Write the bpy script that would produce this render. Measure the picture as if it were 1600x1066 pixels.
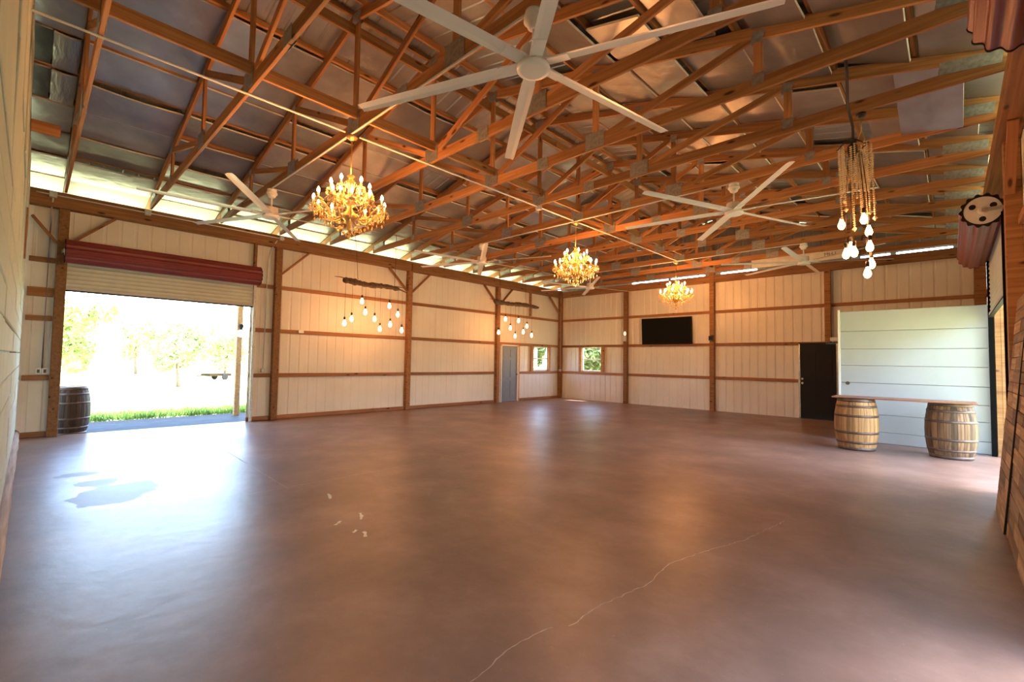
import bpy, bmesh, math, random
from mathutils import Vector, Matrix
random.seed(7)
D = bpy.data
for o in list(D.objects): D.objects.remove(o)
SC = bpy.context.scene
COL = SC.collection
PI = math.pi

# ------------------------------------------------------------------ camera
CAM = Vector((11.5863, -14.95, 1.4636))
yaw, pitch, roll = math.radians(133.733), math.radians(2.482), math.radians(0.927)
fwd = Vector((math.cos(pitch)*math.cos(yaw), math.cos(pitch)*math.sin(yaw), math.sin(pitch)))
r0 = fwd.cross(Vector((0, 0, 1))).normalized(); u0 = r0.cross(fwd)
rt = math.cos(roll)*r0 + math.sin(roll)*u0; up_ = rt.cross(fwd)
cd = D.cameras.new('camera'); cd.sensor_width = 36; cd.lens = 718.84*36/1600
cd.clip_start = 0.02; cd.clip_end = 400
cam = D.objects.new('camera', cd); COL.objects.link(cam)
cam.matrix_world = Matrix(((rt.x, up_.x, -fwd.x, CAM.x), (rt.y, up_.y, -fwd.y, CAM.y), (rt.z, up_.z, -fwd.z, CAM.z), (0, 0, 0, 1)))
SC.camera = cam

# ------------------------------------------------------------------ light
EXPOSURE = -0.28
SKY = 4.4
SUN = 40.0
BULB = 660.0
w = D.worlds.new('sky'); SC.world = w; w.use_nodes = True
nt = w.node_tree; nt.nodes.clear()
so = nt.nodes.new('ShaderNodeOutputWorld'); sb = nt.nodes.new('ShaderNodeBackground')
st = nt.nodes.new('ShaderNodeTexSky'); st.sky_type = 'NISHITA'; st.sun_disc = False
st.sun_elevation = math.radians(58); st.sun_rotation = math.radians(60); st.air_density = 1.0; st.dust_density = 1.5
sb.inputs['Strength'].default_value = SKY
nt.links.new(st.outputs[0], sb.inputs['Color']); nt.links.new(sb.outputs[0], so.inputs['Surface'])
sl = D.lights.new('sun', 'SUN'); sl.energy = SUN; sl.angle = math.radians(1.0); sl.color = (1, 0.95, 0.86)
sun = D.objects.new('sun', sl); COL.objects.link(sun)
sd = Vector((0.5, 0.86, 0)).normalized()*math.cos(math.radians(68)) + Vector((0, 0, math.sin(math.radians(68))))
sun.rotation_euler = sd.to_track_quat('Z', 'Y').to_euler(); sun.location = (0, -7, 30)
vs = SC.view_settings
vs.view_transform = 'Standard'; vs.look = 'None'; vs.gamma = 1.0; vs.exposure = EXPOSURE; vs.use_curve_mapping = False

# ------------------------------------------------------------------ materials
MATS = {}
def mat(name):
    m = D.materials.new(name); m.use_nodes = True
    b = m.node_tree.nodes['Principled BSDF']
    MATS[name] = m
    return m, m.node_tree, b
def N(nt, t, **kw):
    n = nt.nodes.new(t)
    for k, v in kw.items(): setattr(n, k, v)
    return n
def ramp(nt, stops):
    r = nt.nodes.new('ShaderNodeValToRGB')
    e = r.color_ramp.elements
    while len(e) < len(stops): e.new(0.5)
    for el, (p, c) in zip(e, stops): el.position = p; el.color = (*c, 1)
    return r
def plain(name, col, rough=0.5, metal=0.0, var=0.12, scale=6.0, bump=0.0, spec=0.5):
    m, nt, b = mat(name)
    tc = N(nt, 'ShaderNodeTexCoord'); no = N(nt, 'ShaderNodeTexNoise'); no.inputs['Scale'].default_value = scale; no.inputs['Detail'].default_value = 5
    nt.links.new(tc.outputs['Object'], no.inputs['Vector'])
    r = ramp(nt, [(0.3, tuple(c*(1-var) for c in col)), (0.7, tuple(min(1, c*(1+var)) for c in col))])
    nt.links.new(no.outputs['Fac'], r.inputs['Fac']); nt.links.new(r.outputs['Color'], b.inputs['Base Color'])
    b.inputs['Roughness'].default_value = rough; b.inputs['Metallic'].default_value = metal; b.inputs['Specular IOR Level'].default_value = spec
    if bump:
        bp = N(nt, 'ShaderNodeBump'); bp.inputs['Strength'].default_value = bump; bp.inputs['Distance'].default_value = 0.02
        nt.links.new(no.outputs['Fac'], bp.inputs['Height']); nt.links.new(bp.outputs['Normal'], b.inputs['Normal'])
    return m
def wood(name, dark, light, rough=0.6, rnd=0.35, knots=True):
    m, nt, b = mat(name)
    tc = N(nt, 'ShaderNodeTexCoord'); oi = N(nt, 'ShaderNodeObjectInfo')
    off = N(nt, 'ShaderNodeVectorMath', operation='SCALE'); off.inputs['Scale'].default_value = 37.0
    cmb = N(nt, 'ShaderNodeCombineXYZ')
    for i in range(3): nt.links.new(oi.outputs['Random'], cmb.inputs[i])
    nt.links.new(cmb.outputs[0], off.inputs[0])
    add = N(nt, 'ShaderNodeVectorMath', operation='ADD')
    nt.links.new(tc.outputs['Object'], add.inputs[0]); nt.links.new(off.outputs[0], add.inputs[1])
    mp = N(nt, 'ShaderNodeMapping'); mp.inputs['Scale'].default_value = (0.7, 16, 16); nt.links.new(add.outputs[0], mp.inputs['Vector'])
    no = N(nt, 'ShaderNodeTexNoise'); no.inputs['Scale'].default_value = 1.6; no.inputs['Detail'].default_value = 6; no.inputs['Distortion'].default_value = 0.6
    nt.links.new(mp.outputs[0], no.inputs['Vector'])
    r = ramp(nt, [(0.25, dark), (0.5, tuple((a+c)/2 for a, c in zip(dark, light))), (0.75, light)])
    nt.links.new(no.outputs['Fac'], r.inputs['Fac'])
    col = r.outputs['Color']
    if knots:
        mk = N(nt, 'ShaderNodeMapping'); mk.inputs['Scale'].default_value = (2.2, 7, 7); nt.links.new(add.outputs[0], mk.inputs['Vector'])
        vo = N(nt, 'ShaderNodeTexVoronoi'); vo.inputs['Scale'].default_value = 1.0; nt.links.new(mk.outputs[0], vo.inputs['Vector'])
        rk = ramp(nt, [(0.08, (1, 1, 1)), (0.17, (0, 0, 0))]); nt.links.new(vo.outputs['Distance'], rk.inputs['Fac'])
        mx = N(nt, 'ShaderNodeMix', data_type='RGBA'); nt.links.new(rk.outputs['Color'], mx.inputs[0])
        nt.links.new(col, mx.inputs[6]); mx.inputs[7].default_value = (dark[0]*.3, dark[1]*.25, dark[2]*.25, 1)
        col = mx.outputs[2]
    hs = N(nt, 'ShaderNodeHueSaturation'); mr = N(nt, 'ShaderNodeMapRange'); mr.inputs['To Min'].default_value = 1-rnd; mr.inputs['To Max'].default_value = 1+rnd*.6
    nt.links.new(oi.outputs['Random'], mr.inputs['Value']); nt.links.new(mr.outputs[0], hs.inputs['Value']); nt.links.new(col, hs.inputs['Color'])
    nt.links.new(hs.outputs[0], b.inputs['Base Color']); b.inputs['Roughness'].default_value = rough; b.inputs['Specular IOR Level'].default_value = 0.3
    return m
def emit(name, col, strength):
    m, nt, b = mat(name)
    b.inputs['Base Color'].default_value = (*col, 1); b.inputs['Emission Color'].default_value = (*col, 1); b.inputs['Emission Strength'].default_value = strength
    b.inputs['Roughness'].default_value = 0.3
    return m
wood('pine', (0.27, 0.112, 0.040), (0.56, 0.275, 0.112), rnd=0.3)
wood('timber', (0.17, 0.078, 0.030), (0.36, 0.18, 0.075), rnd=0.2)
wood('stave_black', (0.018, 0.012, 0.008), (0.075, 0.045, 0.026), rnd=0.4, knots=False)
wood('pale_timber', (0.52, 0.24, 0.09), (0.74, 0.42, 0.19), rnd=0.1, knots=False)
wood('girt_wood', (0.22, 0.092, 0.040), (0.38, 0.18, 0.08), rnd=0.25)
wood('pallet_wood', (0.17, 0.10, 0.05), (0.50, 0.32, 0.175), rough=0.7, rnd=0.6, knots=False)
wood('stave_light', (0.17, 0.085, 0.03), (0.50, 0.27, 0.105), rnd=0.3, knots=False)
wood('stave_dark', (0.022, 0.015, 0.010), (0.24, 0.13, 0.065), rnd=0.6, knots=False)
wood('driftwood', (0.045, 0.03, 0.02), (0.20, 0.13, 0.085), rough=0.85, rnd=0.1, knots=False)
wood('log_bark', (0.20, 0.13, 0.09), (0.46, 0.34, 0.25), rough=0.85, rnd=0.1, knots=False)
wood('board_red', (0.20, 0.085, 0.05), (0.33, 0.16, 0.10), rough=0.4, rnd=0.05, knots=False)
plain('siding_paint', (0.72, 0.69, 0.635), 0.42, var=0.05, scale=1.3)
plain('gable_metal', (0.30, 0.31, 0.33), 0.4, 0.5, var=0.15, scale=3)
plain('roof_metal', (0.42, 0.44, 0.47), 0.38, 0.7, var=0.15, scale=3)
plain('foam', (0.80, 0.78, 0.70), 0.7, var=0.08)
plain('galvanized', (0.40, 0.41, 0.41), 0.42, 0.7, var=0.25, scale=25)
plain('white_enamel', (0.80, 0.80, 0.80), 0.3, var=0.02)
plain('white_pvc', (0.78, 0.78, 0.76), 0.4, var=0.03)
plain('curtain_cream', (0.60, 0.62, 0.52), 0.42, var=0.05, scale=2)
plain('drum_red', (0.20, 0.028, 0.026), 0.38, var=0.15, scale=2)
plain('black_rubber', (0.008, 0.008, 0.008), 0.7, spec=0.2)
plain('track_black', (0.004, 0.004, 0.004), 0.8, spec=0.05)
plain('screen_black', (0.003, 0.003, 0.0032), 0.5, var=0.0, spec=0.1)
plain('door_charcoal', (0.010, 0.010, 0.011), 0.5, spec=0.2)
plain('door_greyblue', (0.20, 0.235, 0.29), 0.4, var=0.05)
plain('nickel', (0.62, 0.60, 0.57), 0.25, 0.9)
plain('panel_white', (0.40, 0.44, 0.46), 0.35, var=0.06, scale=1.6)
plain('partition_board', (0.46, 0.49, 0.42), 0.8, var=0.06, scale=2.5, spec=0.1)
plain('hoop_steel', (0.11, 0.075, 0.062), 0.5, 0.5, var=0.3, scale=14)
plain('barrel_head', (0.24, 0.13, 0.07), 0.6, var=0.3)
plain('cord_black', (0.012, 0.011, 0.010), 0.6)
plain('brass', (0.72, 0.46, 0.17), 0.28, 0.85, var=0.1)
plain('candle_ivory', (0.85, 0.72, 0.48), 0.5)
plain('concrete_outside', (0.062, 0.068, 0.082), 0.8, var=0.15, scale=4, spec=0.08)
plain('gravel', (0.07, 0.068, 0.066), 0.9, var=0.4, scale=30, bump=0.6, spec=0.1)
plain('bark', (0.16, 0.11, 0.075), 0.9, var=0.3, scale=8)
plain('trailer_paint', (0.022, 0.013, 0.003), 0.7, spec=0.1)
plain('box_grey', (0.52, 0.54, 0.55), 0.4)
plain('dark_bronze', (0.03, 0.025, 0.02), 0.4, 0.4)
plain('crack_grey', (0.48, 0.40, 0.35), 0.8, var=0.3, scale=20)
plain('print_grey', (0.10, 0.09, 0.085), 0.7)
emit('bulb_glow', (1.0, 0.385, 0.105), BULB)
emit('edison_glow', (1.0, 0.40, 0.13), BULB*0.14)
emit('sconce_glow', (1.0, 0.55, 0.25), 6.0)
def crystal():
    m, nt, b = mat('crystal_amber')
    b.inputs['Base Color'].default_value = (0.95, 0.66, 0.30, 1); b.inputs['Roughness'].default_value = 0.12
    b.inputs['Metallic'].default_value = 0.35; b.inputs['Specular IOR Level'].default_value = 0.9
    m2, nt, b = mat('bead_gold'); b.inputs['Base Color'].default_value = (0.80, 0.66, 0.44, 1); b.inputs['Roughness'].default_value = 0.25; b.inputs['Metallic'].default_value = 0.1
    m3, nt, b = mat('lantern_globe'); b.inputs['Base Color'].default_value = (0.85, 0.85, 0.85, 1); b.inputs['Roughness'].default_value = 0.2
crystal()
def foil(name, col, met=0.6):
    m, nt, b = mat(name)
    tc = N(nt, 'ShaderNodeTexCoord'); oi = N(nt, 'ShaderNodeObjectInfo')
    no = N(nt, 'ShaderNodeTexNoise'); no.inputs['Scale'].default_value = 2.2; no.inputs['Detail'].default_value = 7
    add = N(nt, 'ShaderNodeVectorMath', operation='ADD'); nt.links.new(tc.outputs['Object'], add.inputs[0]); nt.links.new(oi.outputs['Random'], add.inputs[1])
    nt.links.new(add.outputs[0], no.inputs['Vector'])
    r = ramp(nt, [(0.3, tuple(c*.72 for c in col)), (0.72, col)]); nt.links.new(no.outputs['Fac'], r.inputs['Fac'])
    hs = N(nt, 'ShaderNodeHueSaturation'); mr = N(nt, 'ShaderNodeMapRange'); mr.inputs['To Min'].default_value = .8; mr.inputs['To Max'].default_value = 1.15
    nt.links.new(oi.outputs['Random'], mr.inputs['Value']); nt.links.new(mr.outputs[0], hs.inputs['Value']); nt.links.new(r.outputs[0], hs.inputs['Color'])
    nt.links.new(hs.outputs[0], b.inputs['Base Color'])
    b.inputs['Metallic'].default_value = met; b.inputs['Roughness'].default_value = 0.36
    n2 = N(nt, 'ShaderNodeTexNoise'); n2.inputs['Scale'].default_value = 4; nt.links.new(tc.outputs['Object'], n2.inputs['Vector'])
    bp = N(nt, 'ShaderNodeBump'); bp.inputs['Strength'].default_value = .5; bp.inputs['Distance'].default_value = .03
    nt.links.new(n2.outputs['Fac'], bp.inputs['Height']); nt.links.new(bp.outputs[0], b.inputs['Normal'])
foil('foil', (0.42, 0.41, 0.43), 0.72); foil('foil_dark', (0.03, 0.03, 0.032), 0.1)
def glass():
    m, nt, b = mat('pane_glass')
    nt.nodes.remove(b); out = nt.nodes['Material Output']
    tr = N(nt, 'ShaderNodeBsdfTransparent'); gl = N(nt, 'ShaderNodeBsdfGlossy'); gl.inputs['Roughness'].default_value = 0.02
    mx = N(nt, 'ShaderNodeMixShader'); mx.inputs[0].default_value = 0.08
    nt.links.new(tr.outputs[0], mx.inputs[1]); nt.links.new(gl.outputs[0], mx.inputs[2]); nt.links.new(mx.outputs[0], out.inputs['Surface'])
glass()
def floor_mat():
    m, nt, b = mat('stained_concrete')
    ge = N(nt, 'ShaderNodeNewGeometry')
    n1 = N(nt, 'ShaderNodeTexNoise'); n1.inputs['Scale'].default_value = 1.3; n1.inputs['Detail'].default_value = 10; n1.inputs['Roughness'].default_value = .65
    nt.links.new(ge.outputs['Position'], n1.inputs['Vector'])
    r = ramp(nt, [(0.30, (0.165, 0.108, 0.085)), (0.5, (0.245, 0.155, 0.120)), (0.70, (0.34, 0.225, 0.18))]); nt.links.new(n1.outputs['Fac'], r.inputs['Fac'])
    # pale scuffs and specks
    n2 = N(nt, 'ShaderNodeTexNoise'); n2.inputs['Scale'].default_value = 34; n2.inputs['Detail'].default_value = 3; nt.links.new(ge.outputs['Position'], n2.inputs['Vector'])
    r2 = ramp(nt, [(0.70, (0, 0, 0)), (0.76, (1, 1, 1))]); nt.links.new(n2.outputs['Fac'], r2.inputs['Fac'])
    m1 = N(nt, 'ShaderNodeMix', data_type='RGBA'); nt.links.new(r2.outputs[0], m1.inputs[0]); nt.links.new(r.outputs[0], m1.inputs[6]); m1.inputs[7].default_value = (0.30, 0.22, 0.18, 1)
    # worn stains with their own outline near the big doorway
    col = m1.outputs[2]; rough_f = None
    n3 = N(nt, 'ShaderNodeTexNoise'); n3.inputs['Scale'].default_value = 3.2; n3.inputs['Detail'].default_value = 4; nt.links.new(ge.outputs['Position'], n3.inputs['Vector'])
    for (sx, sy, sr) in [(4.55, -14.40, .20), (5.1, -14.2, .33), (5.3, -14.36, .30), (3.9, -14.5, .15)]:
        d = N(nt, 'ShaderNodeVectorMath', operation='DISTANCE'); nt.links.new(ge.outputs['Position'], d.inputs[0]); d.inputs[1].default_value = (sx, sy, 0)
        a = N(nt, 'ShaderNodeMath', operation='MULTIPLY_ADD'); nt.links.new(n3.outputs['Fac'], a.inputs[0]); a.inputs[1].default_value = -.5; nt.links.new(d.outputs['Value'], a.inputs[2])
        lt = N(nt, 'ShaderNodeMath', operation='LESS_THAN'); nt.links.new(a.outputs[0], lt.inputs[0]); lt.inputs[1].default_value = sr-.25
        mm = N(nt, 'ShaderNodeMix', data_type='RGBA'); nt.links.new(lt.outputs[0], mm.inputs[0]); nt.links.new(col, mm.inputs[6]); mm.inputs[7].default_value = (0.17, 0.125, 0.105, 1)
        col = mm.outputs[2]
        if rough_f is None: rough_f = lt.outputs[0]
        else:
            mxm = N(nt, 'ShaderNodeMath', operation='MAXIMUM'); nt.links.new(rough_f, mxm.inputs[0]); nt.links.new(lt.outputs[0], mxm.inputs[1]); rough_f = mxm.outputs[0]
    nt.links.new(col, b.inputs['Base Color'])
    n5 = N(nt, 'ShaderNodeTexNoise'); n5.inputs['Scale'].default_value = 0.7; n5.inputs['Detail'].default_value = 4; nt.links.new(ge.outputs['Position'], n5.inputs['Vector'])
    mr = N(nt, 'ShaderNodeMath', operation='MULTIPLY_ADD'); nt.links.new(n5.outputs['Fac'], mr.inputs[0]); mr.inputs[1].default_value = .14; mr.inputs[2].default_value = .31
    ad = N(nt, 'ShaderNodeMath', operation='MULTIPLY_ADD'); nt.links.new(rough_f, ad.inputs[0]); ad.inputs[1].default_value = .10; nt.links.new(mr.outputs[0], ad.inputs[2])
    nt.links.new(ad.outputs[0], b.inputs['Roughness']); b.inputs['Specular IOR Level'].default_value = 0.5
    bp = N(nt, 'ShaderNodeBump'); bp.inputs['Strength'].default_value = .16; bp.inputs['Distance'].default_value = .02
    n4 = N(nt, 'ShaderNodeTexNoise'); n4.inputs['Scale'].default_value = 7; n4.inputs['Detail'].default_value = 6; nt.links.new(ge.outputs['Position'], n4.inputs['Vector'])
    nt.links.new(n4.outputs['Fac'], bp.inputs['Height']); nt.links.new(bp.outputs[0], b.inputs['Normal'])
floor_mat()
def grass_mat():
    for name, c1, c2, sc in (('field_grass', (0.36, 0.38, 0.13), (0.52, 0.52, 0.24), 1.5), ('grass_blade', (0.10, 0.20, 0.03), (0.22, 0.36, 0.06), 2.0), ('leaf', (0.22, 0.30, 0.08), (0.42, 0.48, 0.18), 1.2), ('leaf_deep', (0.085, 0.13, 0.035), (0.26, 0.32, 0.11), 2.5)):
        m, nt, b = mat(name)
        ge = N(nt, 'ShaderNodeNewGeometry'); n1 = N(nt, 'ShaderNodeTexNoise'); n1.inputs['Scale'].default_value = sc; n1.inputs['Detail'].default_value = 6
        nt.links.new(ge.outputs['Position'], n1.inputs['Vector']); r = ramp(nt, [(0.35, c1), (0.65, c2)]); nt.links.new(n1.outputs['Fac'], r.inputs['Fac'])
        nt.links.new(r.outputs[0], b.inputs['Base Color']); b.inputs['Roughness'].default_value = .8
grass_mat()

# ------------------------------------------------------------------ mesh helpers
class MB:
    def __init__(s): s.v = []; s.f = []; s.mi = []; s.sm = []
    def face(s, idx, m=0, smooth=False): s.f.append(idx); s.mi.append(m); s.sm.append(smooth)
    def box(s, x0, x1, y0, y1, z0, z1, m=0, M=None):
        b = len(s.v)
        for z in (z0, z1):
            for (x, y) in ((x0, y0), (x1, y0), (x1, y1), (x0, y1)):
                p = Vector((x, y, z)); s.v.append(M @ p if M else p)
        for q in ((0, 3, 2, 1), (4, 5, 6, 7), (0, 1, 5, 4), (1, 2, 6, 5), (2, 3, 7, 6), (3, 0, 4, 7)): s.face([b+i for i in q], m)
        return s
    def lathe(s, prof, n=16, m=0, M=None, smooth=True, cap=True):
        b = len(s.v)
        for (r, z) in prof:
            for i in range(n):
                a = 2*PI*i/n; p = Vector((r*math.cos(a), r*math.sin(a), z)); s.v.append(M @ p if M else p)
        for j in range(len(prof)-1):
            for i in range(n):
                k = (i+1) % n; s.face([b+j*n+i, b+j*n+k, b+(j+1)*n+k, b+(j+1)*n+i], m, smooth)
        if cap:
            s.face([b+i for i in range(n)][::-1], m); s.face([b+(len(prof)-1)*n+i for i in range(n)], m)
        return s
    def tube(s, pts, r, n=6, m=0, smooth=True, radii=None):
        pts = [Vector(p) for p in pts]; b = len(s.v)
        for j, p in enumerate(pts):
            t = (pts[min(j+1, len(pts)-1)] - pts[max(j-1, 0)]).normalized()
            a = t.cross(Vector((0, 0, 1)));
            if a.length < 1e-3: a = t.cross(Vector((1, 0, 0)))
            a.normalize(); c = t.cross(a); rr = radii[j] if radii else r
            for i in range(n):
                an = 2*PI*i/n; s.v.append(p + rr*(math.cos(an)*a + math.sin(an)*c))
        for j in range(len(pts)-1):
            for i in range(n):
                k = (i+1) % n; s.face([b+j*n+i, b+(j+1)*n+i, b+(j+1)*n+k, b+j*n+k], m, smooth)
        s.face([b+i for i in range(n)], m); s.face([b+(len(pts)-1)*n+i for i in range(n)][::-1], m)
        return s
    def octa(s, c, r, h=None, m=0):
        h = h or r; c = Vector(c); b = len(s.v)
        for d in ((r, 0, 0), (0, r, 0), (-r, 0, 0), (0, -r, 0), (0, 0, h), (0, 0, -h)): s.v.append(c+Vector(d))
        for i in range(4):
            k = (i+1) % 4; s.face([b+i, b+k, b+4], m); s.face([b+k, b+i, b+5], m)
        return s
    def mesh(s, name, mats):
        me = D.meshes.new(name); me.from_pydata([tuple(v) for v in s.v], [], s.f)
        for mm in mats: me.materials.append(MATS[mm])
        me.polygons.foreach_set('material_index', s.mi); me.polygons.foreach_set('use_smooth', s.sm); me.update()
        return me
    def obj(s, name, mats, parent=None, loc=(0, 0, 0)):
        if isinstance(mats, str): mats = [mats]
        return link(name, s.mesh(name, mats), parent, loc)
def link(name, me, parent=None, loc=(0, 0, 0), M=None):
    o = D.objects.new(name, me); COL.objects.link(o)
    if parent: o.parent = parent
    if M is not None: o.matrix_local = M
    else: o.location = loc
    return o
def empty(name, loc=(0, 0, 0), rz=0):
    o = D.objects.new(name, None); COL.objects.link(o); o.location = loc; o.rotation_euler = (0, 0, rz); o.empty_display_size = .1
    return o
def tag(o, label=None, cat=None, group=None, kind=None):
    if label: o['label'] = label
    if cat: o['category'] = cat
    if group: o['group'] = group
    if kind: o['kind'] = kind
    return o
BOX = {}
def bevel_box(lx, ly, lz, matname, bev=0.003):
    k = (round(lx, 4), round(ly, 4), round(lz, 4), matname, bev)
    if k not in BOX:
        bm = bmesh.new(); bmesh.ops.create_cube(bm, size=1.0)
        bmesh.ops.scale(bm, vec=(lx, ly, lz), verts=bm.verts)
        if bev: bmesh.ops.bevel(bm, geom=list(bm.edges), offset=min(bev, min(lx, ly, lz)*.3), segments=1, affect='EDGES')
        me = D.meshes.new('board'); bm.to_mesh(me); bm.free(); me.materials.append(MATS[matname]); BOX[k] = me
    return BOX[k]
def frame_M(p0, p1, up=(0, 0, 1)):
    p0, p1 = Vector(p0), Vector(p1); x = (p1-p0).normalized(); z = Vector(up); y = z.cross(x).normalized(); z = x.cross(y)
    c = (p0+p1)/2
    return Matrix(((x.x, y.x, z.x, c.x), (x.y, y.y, z.y, c.y), (x.z, y.z, z.z, c.z), (0, 0, 0, 1)))
def beam(name, p0, p1, w, h, parent, matname='timber', up=(0, 0, 1), bev=0.004):
    L = (Vector(p1)-Vector(p0)).length
    return link(name, bevel_box(L, w, h, matname, bev), parent, M=frame_M(p0, p1, up))
def brick_box(name, x0, x1, y0, y1, z0, z1, parent, matname, bev=0.003):
    return link(name, bevel_box(x1-x0, y1-y0, z1-z0, matname, bev), parent, ((x0+x1)/2, (y0+y1)/2, (z0+z1)/2))

# ------------------------------------------------------------------ dimensions
BX, BY = 3.06, 3.6576          # post spacing on the back wall / the long walls
W = 12.19                      # inside width
YN = -15.07                    # panelled near wall
YE = -16.25                    # end of the barn behind the camera
ZG = (1.036, 2.082, 3.117)     # girt heights
ZB0, ZB1 = 4.056, 4.283        # header beam
SL = 0.23
def ztop(x): return 4.52 + SL*(x if x < W/2 else W-x)        # top chord centre line
def zroof(x): return ztop(x) + 0.175

# ------------------------------------------------------------------ floor and ground
fl = MB().box(-0.02, W+.02, YE-.02, .02, -0.25, 0).obj('floor', 'stained_concrete')
tag(fl, 'glossy brown stained concrete floor of the barn', 'floor', kind='structure')
def ribbon(pts, wd, jit, name, matname, z=.0012):
    m = MB(); L = []
    for i in range(len(pts)-1):
        a, b = Vector(pts[i]), Vector(pts[i+1]); n = max(2, int((b-a).length/.035))
        for k in range(n):
            p = a.lerp(b, k/n); L.append(Vector((p.x+random.uniform(-jit, jit), p.y+random.uniform(-jit, jit), 0)))
    L.append(Vector((*pts[-1], 0)) if len(pts[-1]) == 2 else Vector(pts[-1]))
    for i, p in enumerate(L):
        t = (L[min(i+1, len(L)-1)]-L[max(i-1, 0)]).normalized(); nrm = Vector((-t.y, t.x, 0)); ww = wd*random.uniform(.5, 1.3)
        m.v += [Vector((p.x, p.y, z))+nrm*ww, Vector((p.x, p.y, z))-nrm*ww]
    for i in range(len(L)-1): m.face([2*i, 2*i+1, 2*i+3, 2*i+2])
    return m.obj(name, matname, fl)
ribbon([(9.99, -13.75), (9.98, -13.5), (9.93, -13.19), (9.95, -12.95), (9.97, -12.9)], .003, .006, 'floor_crack', 'crack_grey')
ribbon([(10.03, -12.83), (10.03, -12.5), (10.10, -12.08), (10.07, -11.63), (10.16, -11.25), (10.30, -10.79), (10.42, -10.0)], .0035, .008, 'floor_crack', 'crack_grey')
ribbon([(0.4, -12.72), (3.0, -12.78), (6.2, -12.9)], .004, .002, 'floor_joint', 'crack_grey')
ribbon([(6.15, -13.3), (6.1, -9.0), (6.1, -4.0), (6.1, -.4)], .004, .002, 'floor_joint', 'crack_grey')
for (cx, cy, cl) in ((6.79, -12.70, .10), (7.59, -12.77, .09), (7.62, -13.0, .05), (8.02, -12.96, .06), (7.9, -12.99, .03)):
    a = random.uniform(-.4, .4)-.6; ribbon([(cx-cl*math.cos(a), cy-cl*math.sin(a)), (cx, cy+.01), (cx+cl*math.cos(a), cy+cl*math.sin(a))], .014, .006, 'paint_chip', 'foam')
ground = MB()
gx0, gx1, gy0, gy1, n = -90, 70, -70, 70, 40
for i in range(n+1):
    for j in range(n+1):
        x = gx0+(gx1-gx0)*i/n; y = gy0+(gy1-gy0)*j/n
        ground.v.append(Vector((x, y, -.26)))
for i in range(n):
    for j in range(n):
        a = i*(n+1)+j; ground.face([a, a+n+1, a+n+2, a+1])
g = ground.obj('field', 'field_grass'); tag(g, 'bright sunlit field outside the barn doors', 'field', kind='structure')
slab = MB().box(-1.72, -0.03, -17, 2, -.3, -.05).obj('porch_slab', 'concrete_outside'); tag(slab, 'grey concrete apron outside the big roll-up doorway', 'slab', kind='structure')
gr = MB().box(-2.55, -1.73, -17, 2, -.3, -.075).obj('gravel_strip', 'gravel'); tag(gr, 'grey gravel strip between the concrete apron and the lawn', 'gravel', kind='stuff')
lawn = MB()
for k in range(9000):
    x = -2.62-abs(random.gauss(0, .75)); y = random.uniform(-15.5, -9.0)
    if random.random() < .5 and math.sin(y*2.1)+math.sin(y*5.3+1) < -.3 and x > -3.0: continue
    h = random.uniform(.08, .2); a = random.uniform(0, 2*PI); ww = .012; lx, ly = random.gauss(0, .05), random.gauss(0, .05)
    b = len(lawn.v); dx, dy = math.cos(a)*ww, math.sin(a)*ww
    lawn.v += [Vector((x-dx, y-dy, -.09)), Vector((x+dx, y+dy, -.09)), Vector((x+lx, y+ly, -.09+h))]; lawn.face([b, b+1, b+2])
tag(lawn.obj('lawn_edge', 'grass_blade'), 'green grass growing along the edge of the gravel', 'grass', kind='stuff')

# ------------------------------------------------------------------ siding
DEP = [.013]
def prof_depth(u, p=.2286, dep=None):
    dep = DEP[0] if dep is None else dep
    t = (u/p) % 1.0; pts = [(0, 0), (.40, 0), (.46, dep), (.60, dep), (.66, 0), (1, 0)]
    for (a, da), (b, db) in zip(pts, pts[1:]):
        if a <= t <= b: return da+(db-da)*(t-a)/(b-a)
    return 0
def prof_us(u0, u1, p=.2286):
    us = {round(u0, 5), round(u1, 5)}
    k = math.floor(u0/p)-1
    while k*p < u1+p:
        for f in (.40, .46, .60, .66):
            u = (k+f)*p
            if u0 < u < u1: us.add(round(u, 5))
        k += 1
    return sorted(us)
def sheet(name, u0, u1, z0f, z1f, place, parent, matname):
    us = prof_us(u0, u1); m = MB()
    for u in us:
        d = prof_depth(u); a = z0f(u); b = z1f(u)
        m.v += [place(u, d, a), place(u, d, b)]
    for i in range(len(us)-1): m.face([2*i, 2*i+2, 2*i+3, 2*i+1])
    return m.obj(name, matname, parent)
def siding(parent, u0, u1, z0, z1, place, openings=(), matname='siding_paint', name='siding_sheet'):
    cuts = {u0, u1}
    k = math.ceil(u0/.9144)
    while k*.9144 < u1: cuts.add(k*.9144); k += 1
    for (a, b, c, d) in openings: cuts |= {a, b}
    cuts = sorted(c for c in cuts if u0-1e-6 <= c <= u1+1e-6)
    for a, b in zip(cuts, cuts[1:]):
        if b-a < .004: continue
        mid = (a+b)/2; spans = [(z0, z1)]
        for (oa, ob, oc, od) in openings:
            if oa <= mid <= ob:
                ns = []
                for (s, e) in spans:
                    if oc > s: ns.append((s, min(e, oc)))
                    if od < e: ns.append((max(s, od), e))
                spans = [x for x in ns if x[1]-x[0] > .01]
        for (s, e) in spans: sheet(name, a, b, lambda u, s=s: s, lambda u, e=e: e, place, parent, matname)

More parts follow.
